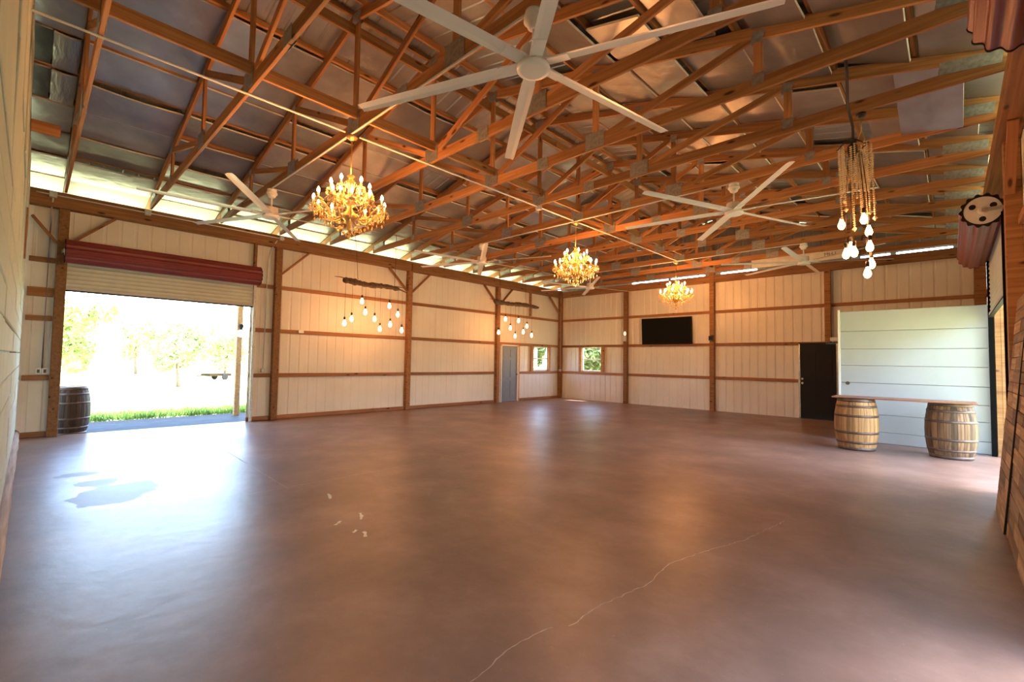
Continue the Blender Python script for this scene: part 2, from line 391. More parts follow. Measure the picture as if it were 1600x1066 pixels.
# ---- left wall (x = 0): u = -y
DEP[0] = .0065
wl = empty('wall_left'); tag(wl, 'ribbed cream metal wall with timber posts and the big roll-up doorway', 'wall', kind='structure')
DA = (11.52, 14.56)     # roll door opening
siding(wl, 0, 15.4, 0.0, 4.25, lambda u, d, z: Vector((-.002-d, -u, z)),
       [(DA[0], DA[1], 0, 3.05), (2.53, 3.43, 0, 2.05), (0.83, 1.72, 1.12, 2.03)])
postsA = [0, 1, 2, 3, 4]
for k in postsA:
    y = -BY*k if k else -.07
    brick_box('post', .001, .141, y-.07, y+.07, .001, ZB0-.001, wl, 'timber', .006)
beam('header_beam', (.085, -7.3, (ZB0+ZB1)/2), (.085, .0, (ZB0+ZB1)/2), .17, ZB1-ZB0, wl)
beam('header_beam', (.085, -15.4, (ZB0+ZB1)/2), (.085, -7.32, (ZB0+ZB1)/2), .17, ZB1-ZB0, wl)
beam('top_plate', (.05, -15.4, 4.32), (.05, 0, 4.32), .09, .07, wl)
def girt_run(z, y0, y1, nm='girt'): beam(nm, (.022, y0, z), (.022, y1, z), .038, .089, wl, 'girt_wood')
edges = [(-.145, -BY+.075), (-BY-.075, -2*BY+.075), (-2*BY-.075, -3*BY+.075)]
for z in ZG:
    for i, (a, b) in enumerate(edges):
        if z == ZG[0] and i == 0: girt_run(z, a, -2.5); continue
        girt_run(z, b, a)
    girt_run(z, -3*BY-.075, DA[0]*-1+.0) if z < 3 else girt_run(z, -3*BY-.075, -11.40)
    girt_run(z, -15.04, -14.71)
beam('door_header_board', (.03, -15.04, 2.545), (.03, -14.71, 2.545), .05, .16, wl, 'pine')
for (a, b) in [(-.145, -2.5), (-3.74, -2*BY+.075), (-2*BY-.075, -3*BY+.075), (-3*BY-.075, -11.54), (-14.71, -15.04)]:
    beam('sill_board', (.025, a, .05), (.025, b, .05), .045, .09, wl, 'girt_wood')
for (yp, sides) in [(-.14, (-1,)), (-BY, (-1, 1)), (-2*BY, (-1, 1)), (-3*BY, (1,)), (-4*BY, (-1, 1))]:
    for s in sides:
        if yp == -4*BY and s == -1: beam('knee_brace', (.1, yp-.07, 3.42), (.1, yp-.40, 3.86), .038, .089, wl, 'girt_wood', up=(1, 0, 0)); continue
        beam('knee_brace', (.1, yp+s*.075, 3.44), (.1, yp+s*.70, 4.05), .038, .089, wl, 'girt_wood', up=(1, 0, 0))
brick_box('stud', .042, .13, -1.98, -1.93, 3.17, ZB0-.002, wl, 'timber')
brick_box('jamb', .002, .12, -11.50, -11.45, 0.001, 4.054, wl, 'timber')
brick_box('jamb', .002, .10, -14.70, -14.565, 0.1, 0.5, wl, 'timber') if False else None
# ---- back wall (y = 0): u = x
DEP[0] = .012
wb = empty('wall_back'); tag(wb, 'ribbed cream metal end wall with timber posts and a television', 'wall', kind='structure')
siding(wb, 0, W, 0.0, 4.30, lambda u, d, z: Vector((u, .002+d, z)), [(1.13, 2.01, 1.12, 2.04), (8.47, 9.39, 0, 2.10)])
for k in (1, 2, 3):
    x = BX*k; brick_box('post', x-.07, x+.07, -.141, -.001, 2.105 if k == 3 else .001, 4.36 if k == 2 else ZB0-.001, wb, 'timber', .006)
brick_box('post', W-.20, W-.01, -.141, -.001, .001, ZB0-.001, wb, 'timber', .006)
for (a, b) in ((.18, 2*BX-.075), (2*BX+.075, W-.02)): beam('header_beam', (a, -.06, 4.17), (b, -.06, 4.17), .12, .227, wb)
xs = [(.145, BX-.075), (BX+.075, 2*BX-.075), (2*BX+.075, 3*BX-.075), (3*BX+.075, W-.21)]
for z in ZG:
    for (a, b) in xs:
        if z < 2 and a > 6 and a < 9: b = 8.45
        if z == ZG[1] and a > 9: a = 9.42
        if z == ZG[0] and a > 9: a = 9.42
        beam('girt', (a, -.022, z), (b, -.022, z), .038, .089, wb, 'girt_wood')
# gable above
for (a, b) in ((0, 3.25), (4.62, 4.72), (5.85, 6.35), (7.4, 9.9), (10.5, 10.62), (11.65, W)): sheet('gable_sheet', a, b, lambda q: 4.27, lambda q: 4.40, lambda u, d, z: Vector((u, .03+d, z)), wb, 'gable_metal')
def place_b(u, d, z): return Vector((u, .05+d, z))
u = 0.0
while u < W-.01:
    e = min(u+.9144, W)
    if abs(e-W/2) > .01 and u < W/2 < e:
        sheet('gable_sheet', u, W/2, lambda q: 4.36, lambda q: zroof(q)-.01, place_b, wb, 'gable_metal'); sheet('gable_sheet', W/2, e, lambda q: 4.36, lambda q: zroof(q)-.01, place_b, wb, 'gable_metal')
    else: sheet('gable_sheet', u, e, lambda q: 4.36, lambda q: zroof(q)-.01, place_b, wb, 'gable_metal')
    u = e
# ---- right wall (x = W): u = -y
wr = empty('wall_right'); tag(wr, 'ribbed metal wall with timber posts and two roll-up doorways', 'wall', kind='structure')
DC = [(3.72, 7.02), (11.3, 14.5)]
siding(wr, 0, -YE, 0.0, 4.25, lambda u, d, z: Vector((W+.002+d, -u, z)), [(a, b, 0, 3.05) for a, b in DC])
for k in (1, 2, 3, 4):
    y = -BY*k; 
    if k == 1: y = -3.56
    brick_box('post', W-.141, W-.001, y-.07, y+.07, .001, ZB0-.001, wr, 'timber', .006)
for (a, b) in ((YE+.02, -10.98), (-10.96, -3.67), (-3.65, -.15)): beam('header_beam', (W-.10, a, 4.17), (W-.10, b, 4.17), .19, .227, wr)
beam('top_plate', (W-.05, YE+.02, 4.32), (W-.05, -.02, 4.32), .09, .07, wr)
for z in ZG:
    for (a, b) in ((-.15, -3.48), (-7.40, -10.89), (-14.71, YE+.05)): beam('girt', (W-.022, a, z), (W-.022, b, z), .038, .089, wr, 'girt_wood')
for (y, s) in ((-7.32, -1), (-10.97, 1), (-14.63, -1)): beam('knee_brace', (W-.1, y+s*.075, 3.44), (W-.1, y+s*.70, 4.05), .038, .089, wr, 'girt_wood', up=(1, 0, 0))
brick_box('jamb', W-.075, W+.22, -3.715, -3.675, 0.001, 3.05, wr, 'pine')
# ---- near wall: panels beside the camera, and the bare end wall behind it
wn = empty('wall_near'); tag(wn, 'pale horizontal panel boards forming the near end wall', 'wall', kind='structure')
XN = 9.3
for r in range(1, 12):
    z0 = .21*r+.005; z1 = z0+.2
    for (a, b) in ((.02, 2.46), (2.465, 4.9), (4.905, 7.34), (7.345, XN)):
        dy = random.uniform(-.004, .004)
        brick_box('panel_board', a+.002, b-.002, YN-.04+dy, YN+dy, z0, z1-.002, wn, 'partition_board', .006)
xx = .05; 
while xx < XN-.3:
    wd = random.uniform(.75, 1.15); b = min(xx+wd, XN)
    zt = min(ztop(xx), ztop(b))-.09
    zz = 2.53
    while zz < zt-.1:
        hh = min(random.uniform(.75, 1.0), zt-zz)
        o = link('foam_panel', bevel_box(b-xx-.012, .03, hh-.012, 'partition_board', .004), wn, ((xx+b)/2, YN-.02+random.uniform(-.012, .012), zz+hh/2))
        o.rotation_euler = (random.uniform(-.012, .012), random.uniform(-.02, .02), 0)
        zz += hh
    xx = b
brick_box('end_post', XN, XN+.14, YN-.14, YN, .001, 4.34, wn, 'timber', .006)
brick_box('corner_post', .18, .26, YN-.12, YN-.045, .001, 4.34, wn, 'timber', .006)
beam('stub_board', (3.2, YN+.002, 4.36), (3.2, -14.80, 4.36), .04, .15, wn, 'pine')
brick_box('latch_bar', 3.35, 3.43, YN+.013, YN+.03, 2.62, 3.25, wn, 'girt_wood')
we = empty('wall_end'); tag(we, 'ribbed metal end wall behind the panelled wall', 'wall', kind='structure')
siding(we, 0, W, 0, 4.35, lambda u, d, z: Vector((u, YE-d, z)))
u = 0.0
while u < W-.01:
    e = min(u+.9144, W)
    pts = [u, W/2, e] if u < W/2 < e else [u, e]
    for a, b in zip(pts, pts[1:]): sheet('gable_sheet', a, b, lambda q: 4.35, lambda q: zroof(q)-.01, lambda u_, d, z: Vector((u_, YE-d, z)), we, 'gable_metal')
    u = e

# ------------------------------------------------------------------ roof
ce = empty('ceiling'); tag(ce, 'open gable roof with purlins, foil insulation boards and metal sheets', 'ceiling', kind='structure')
OVL, OVR = -1.9, W+2.2  # right overhang deepened, out of view, to cut sky light at the right doorways
def roof_sheet(y0, y1, xa, xb):
    us = prof_us(y0+20, y1+20); m = MB()
    for u in us:
        d = prof_depth(u); y = u-20
        for x in (xa, xb): m.v.append(Vector((x, y, 4.695+SL*(x if xb <= W/2+.01 else W-x)+d)))
    for i in range(len(us)-1): m.face([2*i, 2*i+1, 2*i+3, 2*i+2])
    m.obj('roof_sheet', 'roof_metal', ce)
y = YE-.3
while y < .4:
    e = min(y+.9144, .45)
    roof_sheet(y, e, OVL, W/2-.012); roof_sheet(y, e, W/2+.012, OVR); y = e
ridge_cap = MB()
ridge_cap.v = [Vector((W/2-.2, YE-.3, zroof(W/2-.2)+.035)), Vector((W/2, YE-.3, zroof(W/2)+.05)), Vector((W/2+.2, YE-.3, zroof(W/2+.2)+.035)), Vector((W/2-.2, .45, zroof(W/2-.2)+.035)), Vector((W/2, .45, zroof(W/2)+.05)), Vector((W/2+.2, .45, zroof(W/2+.2)+.035))]
ridge_cap.face([0, 1, 4, 3]); ridge_cap.face([1, 2, 5, 4]); ridge_cap.obj('ridge_cap', 'roof_metal', ce)
TRY = [-BY*4+1.2192*k for k in range(-1, 13)]; TRY[-1] = -.16
PX = [.12+.715*i for i in range(9)]; PX[-1] = 5.94
segs = [(YE, -11.0), (-10.99, -6.1), (-6.09, 0.0)]
for side in (0, 1):
    for x in PX+[-.75, -1.7] if side == 0 else PX:
        X = x if side == 0 else W-x
        zc = 4.695+SL*x-.048
        for (a, b) in segs:
            n = Vector((-SL if side == 0 else SL, 0, 1)).normalized()
            beam('purlin', (X, a, zc), (X, b, zc), .04, .088, ce, 'pine', up=n)
beam('ridge_brace', (6.03, YE, 5.74), (6.03, -8.0, 5.74), .038, .14, ce, 'pine')
beam('ridge_brace', (6.03, -7.99, 5.74), (6.03, -.2, 5.74), .038, .14, ce, 'pine')
beam('bottom_chord_brace', (6.17, YE, 4.575), (6.17, -8.6, 4.575), .038, .14, ce, 'pine')
beam('bottom_chord_brace', (6.17, -8.59, 4.575), (6.17, -.2, 4.575), .038, .14, ce, 'pine')
# insulation boards
def insul(L, Wd, sag, mt):
    m = MB(); nx, ny = 3, 5; t = .026
    for s in (0, 1):
        for j in range(ny+1):
            for i in range(nx+1):
                u_, v_ = i/nx, j/ny
                z = -sag*math.sin(PI*v_)*(.4+.6*u_) + (t if s else 0)
                m.v.append(Vector(((u_-.5)*Wd, (v_-.5)*L, z)))
    q = (nx+1)*(ny+1); id_ = lambda i, j, s: s*q+j*(nx+1)+i
    for j in range(ny):
        for i in range(nx):
            m.face([id_(i, j, 0), id_(i, j+1, 0), id_(i+1, j+1, 0), id_(i+1, j, 0)], 0); m.face([id_(i, j, 1), id_(i+1, j, 1), id_(i+1, j+1, 1), id_(i, j+1, 1)], 1)
    for j in range(ny): m.face([id_(0, j, 0), id_(0, j, 1), id_(0, j+1, 1), id_(0, j+1, 0)], 1); m.face([id_(nx, j, 0), id_(nx, j+1, 0), id_(nx, j+1, 1), id_(nx, j, 1)], 1)
    for i in range(nx): m.face([id_(i, 0, 0), id_(i+1, 0, 0), id_(i+1, 0, 1), id_(i, 0, 1)], 1); m.face([id_(i, ny, 0), id_(i, ny, 1), id_(i+1, ny, 1), id_(i+1, ny, 0)], 1)
    return m.mesh('insulation_panel', [mt, 'foam'])
INS = [insul(1.165, .70, s, 'foil') for s in (.0, .008, .016, .03)] + [insul(1.165, .70, .01, 'foil_dark')]
SOF = [insul(1.165, .70, s, 'foam') for s in (.0, .012)]
rnd = random.Random(11)
ys = TRY
for side in (0, 1):
    for pi in range(8):
        xc = (PX[pi]+PX[pi+1])/2; slope = math.atan(SL)
        for bi in range(len(ys)-1):
            yc = (ys[bi]+ys[bi+1])/2
            q = rnd.random()
            if pi == 7 and q < .55: continue
            if q < .05 and not (side == 0 and bi < 4): continue
            me = INS[rnd.choice([0, 0, 1, 1, 2, 3])]
            drop = rnd.uniform(.018, .040) + (.035 if rnd.random() < .15 else 0)
            tilt = rnd.uniform(.02, .06) if rnd.random() > .12 else rnd.uniform(.10, .2)
            X = xc if side == 0 else W-xc
            zc = 4.695+SL*xc-.075-drop
            ry = (-slope if side == 0 else slope) + tilt
            M = Matrix.Translation((X, yc+rnd.uniform(-.006, .006), zc)) @ Matrix.Rotation(ry, 4, 'Y') @ Matrix.Rotation(rnd.uniform(-.006, .006), 4, 'Z')
            if pi == 7: M = M @ Matrix.Diagonal((.62, 1, 1, 1))
            if side == 0 and bi == 0 and pi in (3, 4):
                link('insulation_panel', INS[4], ce, M=Matrix.Translation((0, -.13, 0)) @ M @ Matrix.Diagonal((1, .76, 1, 1)))
                link('insulation_panel', me, ce, M=Matrix.Translation((0, .45, -.012)) @ M @ Matrix.Diagonal((1, .21, 1, 1))); continue
            if (side == 1 or pi > 4) and rnd.random() < .22:
                f = rnd.uniform(.5, .8); M = Matrix.Translation((0, rnd.choice([-1, 1])*(1-f)*.55, -.01)) @ M @ Matrix.Diagonal((1, f, 1, 1))
            elif (side == 1 or pi > 4) and rnd.random() < .15:
                f = rnd.uniform(.6, .8); M = M @ Matrix.Diagonal((f, 1, 1, 1)) @ Matrix.Translation((rnd.choice([-1, 1])*(1-f)*.3, 0, 0))
            link('insulation_panel', me, ce, M=M)
for (xa, xb) in ((-.71, .08), (-1.66, -.79)):
    for bi in range(len(ys)-1):
        yc = (ys[bi]+ys[bi+1])/2; xc = (xa+xb)/2
        M = Matrix.Translation((xc, yc, 4.695+SL*xc-.08-rnd.uniform(0, .02))) @ Matrix.Rotation(-math.atan(SL)+rnd.uniform(-.01, .03), 4, 'Y') @ Matrix.Diagonal(((xb-xa)/.72, 1, 1, 1))
        link('soffit_panel', SOF[bi % 2], ce, M=M)
# a board that has come down between two trusses
M = Matrix.Translation((11.45, -7.9, 4.55)) @ Matrix.Rotation(math.radians(-16), 4, 'X') @ Matrix.Rotation(math.radians(10), 4, 'Y')
ib = link('loose_insulation_panel', INS[1], ce, M=M @ Matrix.Diagonal((.82, .98, 1, 1)))
tag(ib, 'loose grey foil insulation board sagging between the trusses by the right wall')
# light board lying on the back header
bd = link('insulation_board', bevel_box(2.5, .03, .26, 'foam', .004), None, M=Matrix.Translation((8.6, -.30, 4.44)) @ Matrix.Rotation(math.radians(8), 4, 'X'))
tag(bd, 'long pale board standing on the header beam of the end wall', 'board')
def text(name, body, size, M, matname, parent=None, ext=.001):
    c = D.curves.new(name, 'FONT'); c.body = body; c.size = size; c.extrude = ext; c.resolution_u = 2
    o = D.objects.new(name, c); COL.objects.link(o)
    dg = bpy.context.evaluated_depsgraph_get(); me = D.meshes.new_from_object(o.evaluated_get(dg)); D.objects.remove(o)
    me.materials.clear(); me.materials.append(MATS[matname])
    return link(name, me, parent, M=M)
text('print', 'MH-I', .13, Matrix.Translation((.55, -.0165, -.03)) @ Matrix.Rotation(PI/2, 4, 'X'), 'print_grey', bd)
# ------------------------------------------------------------------ trusses
NX = [2.03, 4.06, 6.095, 8.13, 10.16]
def plates(w_, h_, t=.024):
    m = MB()
    for s in (-1, 1): m.box(-w_/2, w_/2, s*t-.0012, s*t+.0012, -h_/2, h_/2)
    return m.mesh('gusset_plate', ['galvanized'])
PL = {'heel': plates(.46, .13), 'big': plates(.30, .22), 'mid': plates(.20, .16), 'small': plates(.12, .12)}
ORD = ['first', 'second', 'third', 'fourth', 'fifth', 'sixth', 'seventh', 'eighth', 'ninth', 'tenth', 'eleventh', 'twelfth', 'thirteenth', 'fourteenth']
def make_truss(y, k):
    t = empty('roof_truss', (0, y, 0))
    tag(t, 'orange pine roof truss with steel plates, ' + ORD[k] + ' from the television wall', 'roof truss', 'roof trusses spanning the barn')
    zb = 4.43
    beam('bottom_chord', (.1, 0, zb), (7.2, 0, zb), .038, .14, t, 'pine'); beam('bottom_chord', (7.21, 0, zb), (W-.1, 0, zb), .038, .14, t, 'pine')
    beam('top_chord', (-1.85, 0, 4.52-1.85*SL), (W/2-.004, 0, ztop(W/2)), .0384, .14, t, 'pine'); beam('top_chord', (W+2.1, 0, 4.52-2.1*SL), (W/2+.004, 0, ztop(W/2)), .0384, .14, t, 'pine')
    for x in NX: beam('web', (x, 0, zb+.0), (x, 0, ztop(x)), .0366, .089, t, 'pine', up=(1, 0, 0))
    for a, b in ((2, 1), (2, 3), (1, 0), (3, 4)): beam('web', (NX[a], 0, zb+.03), (NX[b]+(.02 if b < a else -.02), 0, ztop(NX[b])-.02), .036, .089, t, 'pine')
    def pl(k, x, z, r=0): link('gusset_plate', PL[k], t, M=Matrix.Translation((x, 0, z)) @ Matrix.Rotation(r, 4, 'Y'))
    pl('heel', .42, 4.53, -.12); pl('heel', W-.42, 4.53, .12)
    for i, x in enumerate(NX):
        pl('big' if i in (1, 2, 3) else 'small', x, zb+.05); pl('mid' if i == 2 else 'small', x, ztop(x)-.05, -math.atan(SL) if i < 2 else (math.atan(SL) if i > 2 else 0))
    pl('mid', 7.205, zb)
    return t
for k, y in enumerate(TRY): make_truss(y, len(TRY)-1-k)
# porch posts under the wide overhang
pb = beam('porch_beam', (-1.70, -16.5, 4.05), (-1.70, .3, 4.05), .09, .2, None, 'timber'); tag(pb, 'timber beam carrying the porch overhang', 'beam')
for y in (-11.25, -3.9):
    p = empty('porch_post', (-1.70, y, -.05)); tag(p, 'timber porch post standing on the apron' + (' with a white lantern on it' if y < -8 else ' away from the doorway'), 'post')
    brick_box('shaft', -.06, .06, -.06, .06, 0, 3.99, p, 'timber', .006)
    if y < -8: brick_box('scuff_board', .062, .075, -.03, .03, 1.0, 1.3, p, 'girt_wood')
pb = beam('porch_beam', (W+2.0, -16.5, 4.05), (W+2.0, .3, 4.05), .09, .2, None, 'timber'); tag(pb, 'timber beam under the added shading overhang outside the right wall', 'beam')  # beam and posts added to carry the light-cutting right overhang
for y in (-14.6, -9.2, -1.2):
    p = empty('porch_post', (W+2.0, y, -.26)); tag(p, 'timber post under the added shading overhang outside the right wall', 'post', 'added overhang posts outside the right wall')
    brick_box('shaft', -.06, .06, -.06, .06, 0, 4.2, p, 'timber', .006)
lan = empty('porch_lantern', (-1.55, -11.25, 1.95)); tag(lan, 'white globe lantern fixed to the porch post', 'lantern')
MB().lathe([(.02, .34), (.05, .33), (.055, .26), (.03, .24), (.03, .2)], 12).obj('cap', 'black_rubber', lan)
MB().lathe([(.03, .0), (.075, .03), (.085, .1), (.07, .17), (.03, .2)], 14).obj('globe', 'lantern_globe', lan)
MB().box(-.088, .0, -.02, .02, .25, .29).obj('bracket', 'black_rubber', lan)

# ------------------------------------------------------------------ windows, doors
def window(name, label, place):
    # place(u,v,w): u along wall 0..0.89, w into room, v height
    t = empty(name); tag(t, label, 'window', kind='structure')
    def b(n, u0, u1, w0, w1, v0, v1, m, par=t, bev=.003):
        p, q = place(u0, w0, v0), place(u1, w1, v1)
        return brick_box(n, min(p[0], q[0]), max(p[0], q[0]), min(p[1], q[1]), max(p[1], q[1]), v0, v1, par, m, bev)
    b('side_trim', -.14, -.002, .04, .085, 1.09, 2.03, 'pine'); b('side_trim', .892, 1.03, .04, .085, 1.09, 2.03, 'pine')
    b('frame', 0, .03, -.03, .03, 1.12, 2.03, 'white_pvc'); b('frame', .86, .89, -.03, .03, 1.12, 2.03, 'white_pvc')
    b('frame', .03, .86, -.03, .03, 1.12, 1.15, 'white_pvc'); b('frame', .03, .86, -.03, .03, 2.0, 2.03, 'white_pvc')
    b('sash_rail', .03, .86, -.025, .025, 1.555, 1.595, 'white_pvc')
    b('pane', .03, .86, -.004, .004, 1.15, 1.555, 'pane_glass', bev=0); b('pane', .03, .86, -.004, .004, 1.595, 2.0, 'pane_glass', bev=0)
window('window_1', 'small double-hung window with orange wood trim in the long left wall', lambda u, w_, v: (w_, -.83-u*1.0, v))
window('window_2', 'small double-hung window with orange wood trim in the end wall', lambda u, w_, v: (1.13+u*.989, -w_, v))
# grey-blue door in left wall
d1 = empty('door_1', (0, -2.98, 0)); tag(d1, 'grey-blue six-panel door beside a timber post', 'door', kind='structure')
brick_box('slab', -.02, .02, -.41, .40, .022, 2.0, d1, 'door_greyblue'); brick_box('threshold', -.03, .05, -.41, .40, .001, .02, d1, 'nickel')
for (z0, z1) in ((.15, .75), (.88, 1.5), (1.6, 1.88)):
    for (y0, y1) in ((-.33, -.06), (.04, .32)): brick_box('raised_panel', .0205, .032, y0, y1, z0, z1, d1, 'door_greyblue', .01)
brick_box('jamb', -.02, .06, -.45, -.412, .001, 2.05, d1, 'white_pvc'); brick_box('jamb', -.02, .06, .402, .45, .001, 2.05, d1, 'white_pvc'); brick_box('jamb', -.02, .06, -.45, .45, 2.002, 2.045, d1, 'white_pvc')
brick_box('trim', .0, .07, .452, .50, .001, 2.03, d1, 'pale_timber')
MB().lathe([(.015, 0), (.012, .03), (.03, .04), (.033, .06), (.02, .075)], 12, M=Matrix.Translation((.02, .35, .98)) @ Matrix.Rotation(PI/2, 4, 'Y')).obj('knob', 'nickel', d1)
# charcoal door in back wall
d2 = empty('door_2', (8.93, 0, 0)); tag(d2, 'black door standing beside the white panel partition', 'door', kind='structure')
brick_box('slab', -.42, .42, -.05, -.01, .022, 2.07, d2, 'door_charcoal'); brick_box('threshold', -.458, .458, -.06, .03, .001, .02, d2, 'door_charcoal')
for (z0, z1) in ((.15, .85), (1.0, 1.9)):
    for (a, b) in ((-.33, -.04), (.04, .33)): brick_box('raised_panel', a, b, -.058, -.0505, z0, z1, d2, 'door_charcoal', .006)
brick_box('jamb', -.458, -.422, -.06, .02, .001, 2.09, d2, 'nickel'); brick_box('jamb', .422, .458, -.06, .02, .001, 2.09, d2, 'nickel')
brick_box('jamb', -.458, .458, -.06, .02, 2.072, 2.098, d2, 'door_charcoal')
for z in (.98, 1.1):
    MB().lathe([(.03, 0), (.03, .012), (.014, .02), (.014, .04), (.028, .05), (.028, .07)], 12, M=Matrix.Translation((-.36, -.05, z)) @ Matrix.Rotation(PI/2, 4, 'X')).obj('knob', 'nickel', d2)
# ------------------------------------------------------------------ roll doors
def scallop(R, lobes, n=112, amp=.012):
    return [(R+amp*math.cos(lobes*2*PI*i/n), 2*PI*i/n) for i in range(n)]
def roll_door(name, label, xc, zc, y0, y1, xcur, zbot, inward, closed=True, bottom_z=None):
    t = empty(name, (xc, (y0+y1)/2, 0)); tag(t, label, 'roll-up door')
    L = (y1-y0)/2; m = MB(); pr = scallop(.195, 14)
    for yy in (-L, L):
        for (r, a) in pr: m.v.append(Vector((r*math.cos(a), yy, zc+r*math.sin(a))))
    n = len(pr)
    for i in range(n): k = (i+1) % n; m.face([i, n+i, n+k, k], 0, True)
    m.obj('rolled_curtain', 'drum_red', t)
    for s in (-1, 1):
        e = MB(); yo = s*(L+.001)
        M = Matrix.Translation((0, yo, zc)) @ Matrix.Rotation(-s*PI/2, 4, 'X')
        q = MB(); b = 0
        ring = [(r, a) for r, a in pr]
        for rr in (1.02, .74):
            for yy in (0, .012):
                for (r, a) in ring:
                    R_ = r*rr if rr > 1 else .168; q.v.append(M @ Vector((R_*math.cos(a), R_*math.sin(a), yy)))
        for i in range(n):
            k = (i+1) % n
            q.face([i, k, n+k, n+i]); q.face([n+i, n+k, 3*n+k, 3*n+i]); q.face([2*n+i, 3*n+i, 3*n+k, 2*n+k])
        q.obj('end_ring', 'black_rubber', t)
        dm = MB().lathe([(.17, .001), (.17, .008), (.05, .010), (.03, .03)], 28, M=M, smooth=False); disc = dm.obj('end_disc', 'box_grey', t)
        for k in range(3):
            a = 2*PI*k/3+.5
            MB().lathe([(.032, .0), (.032, .0115)], 14, M=M @ Matrix.Translation((.105*math.cos(a), .105*math.sin(a), 0))).obj('hole', 'black_rubber', disc)
        br = MB(); dx = xcur-xc
        br.box(min(0, dx*1.25)-.01, max(0, dx*1.25)+.01, yo+s*.03 if s > 0 else yo-.045, yo+.045 if s > 0 else yo-.03, zc-.02, zc+.02); br.obj('bracket', 'galvanized', t)
    # curtain
    if closed:
        m = MB(); z = zc; dx = xcur-xc; zz = []; p = .075
        k = 0
        while z-k*p/4 > zbot: zz.append(z-k*p/4); k += 1
        zz.append(zbot)
        for i, q in enumerate(zz):
            dep = .012*math.sin(2*PI*(z-q)/p); dep = max(-.004, min(.010, dep*1.6))
            for yy in (-L+.03, L-.03): m.v.append(Vector((dx+dep*inward, yy, q)))
        for i in range(len(zz)-1): m.face([2*i, 2*i+1, 2*i+3, 2*i+2])
        m.obj('curtain', 'curtain_cream', t)
        MB().box(dx-.02, dx+.02, -L+.03, L-.03, zbot-.05, zbot).obj('bottom_bar', 'box_grey', t)
        MB().box(dx-.024, dx+.024, -L+.03, L-.03, zbot-.075, zbot-.05).obj('weather_strip', 'black_rubber', t)
    for s in (-1, 1):
        MB().box(dx_-.03, dx_+.035, s*L-.03 if s < 0 else L-.03, s*L+.03, .002, zc-.05).obj('guide_track', 'galvanized' if inward > 0 else 'track_black', t) if (dx_ := xcur-xc) or True else None
    return t
roll_door('roll_up_door', 'half-open cream roll-up door with red drum in the bright big doorway', .36, 3.27, -14.60, -11.47, .10, 2.66, 1)
roll_door('roll_up_door', 'roll-up door with white drum end partly lowered behind the panel partition', 11.89, 3.39, -7.0, -3.78, 12.07, 2.40, -1)
roll_door('roll_up_door', 'red-drummed roll-up door in the right wall next to the pallet-wood panels', 11.89, 3.39, -14.5, -11.35, 12.07, 0.9, -1)  # curtain hangs out of view, its drop set to limit daylight
ol = MB(); 
# ------------------------------------------------------------------ partition of white panels
pt = empty('panel_partition', (11.02, -3.6, 0)); tag(pt, 'white sectional panel partition standing behind the two barrels', 'partition')
zz = [0.004, .215, .544, .833, 1.147, 1.486, 1.814, 2.167, 2.57]
for i in range(8):
    dy = .004*(i % 2)
    brick_box('panel_section', -1.06, 1.03, -.03+dy, .02+dy, zz[i], zz[i+1]-.006, pt, 'panel_white', .006)
brick_box('edge_trim', -1.10, -1.062, -.05, .03, .002, 2.60, pt, 'white_pvc')
brick_box('back_frame', -1.05, 1.02, .026, .06, .3, .38, pt, 'girt_wood')
brick_box('back_frame', -1.05, 1.02, .026, .06, 2.2, 2.28, pt, 'girt_wood')
MB().lathe([(.035, 0), (.035, .006)], 14, M=Matrix.Translation((-.95, -.03, 1.13)) @ Matrix.Rotation(PI/2, 4, 'X')).obj('rust_mark', 'hoop_steel', pt)
# ------------------------------------------------------------------ barrels
def barrel(label, loc, light, rz=0, sm=None):
    t = empty('barrel', loc, rz); tag(t, label, 'barrel')
    H = .895; ns = 24; sm = sm or ('stave_light' if light else 'stave_dark')
    def R(z): q = (z/H-.5)*2; return .262+.060*(1-q*q)
    def stave(wd):
        m = MB(); nz = 8
        for j in range(nz+1):
            z = H*j/nz; r = R(z)
            for (rr, a) in ((r, -wd/2), (r+.0025, 0), (r, wd/2), (r-.022, wd/2), (r-.022, -wd/2)):
                m.v.append(Vector((z, rr*math.sin(a), rr*math.cos(a))))
        for j in range(nz):
            for i in range(5): k = (i+1) % 5; m.face([j*5+i, j*5+k, (j+1)*5+k, (j+1)*5+i], 0, False)
        m.face([0, 4, 3, 2, 1]); m.face([nz*5+i for i in range(5)])
        return m.mesh('stave', [sm])
    me = stave(2*PI/ns-.012)
    for i in range(ns):
        a = 2*PI*i/ns
        # local x of the stave runs up the barrel
        M = Matrix.Rotation(a, 4, 'Z') @ Matrix(((0, 0, 1, 0), (0, 1, 0, 0), (1, 0, 0, 0), (0, 0, 0, 1)))
        link('stave', me, t, M=M)
    for (a, b) in ((.0, .055), (.12, .16), (.29, .33), (.58, .62), (.745, .785), (.842, .897)):
        MB().lathe([(R(a)+.001, a), (R(a)+.0045, a), (R(b)+.0045, b), (R(b)+.001, b)], 36, cap=False).obj('hoop', 'hoop_steel', t)
    MB().lathe([(.235, H-.035), (.235, H-.012)], 28, smooth=False).obj('head', 'barrel_head', t)
    return t
barrel('honey-coloured oak barrel carrying the bar board next to the black door', (10.33, -4.72, 0), True, .1)
barrel('dark weathered oak barrel carrying the bar board near the right wall', (11.55, -4.47, 0), False, .4)
barrel('dark oak barrel on the apron just outside the big doorway', (-.46, -14.42, -.05), False, .2, 'stave_black')
bt = empty('bar_board', (10.93, -4.6, .9)); tag(bt, 'long reddish board laid across two barrels as a bar top', 'bar top')
link('plank', bevel_box(1.87, .30, .022, 'board_red', .004), bt, M=Matrix.Translation((0, -.155, .0115)) @ Matrix.Rotation(.0, 4, 'Z'))
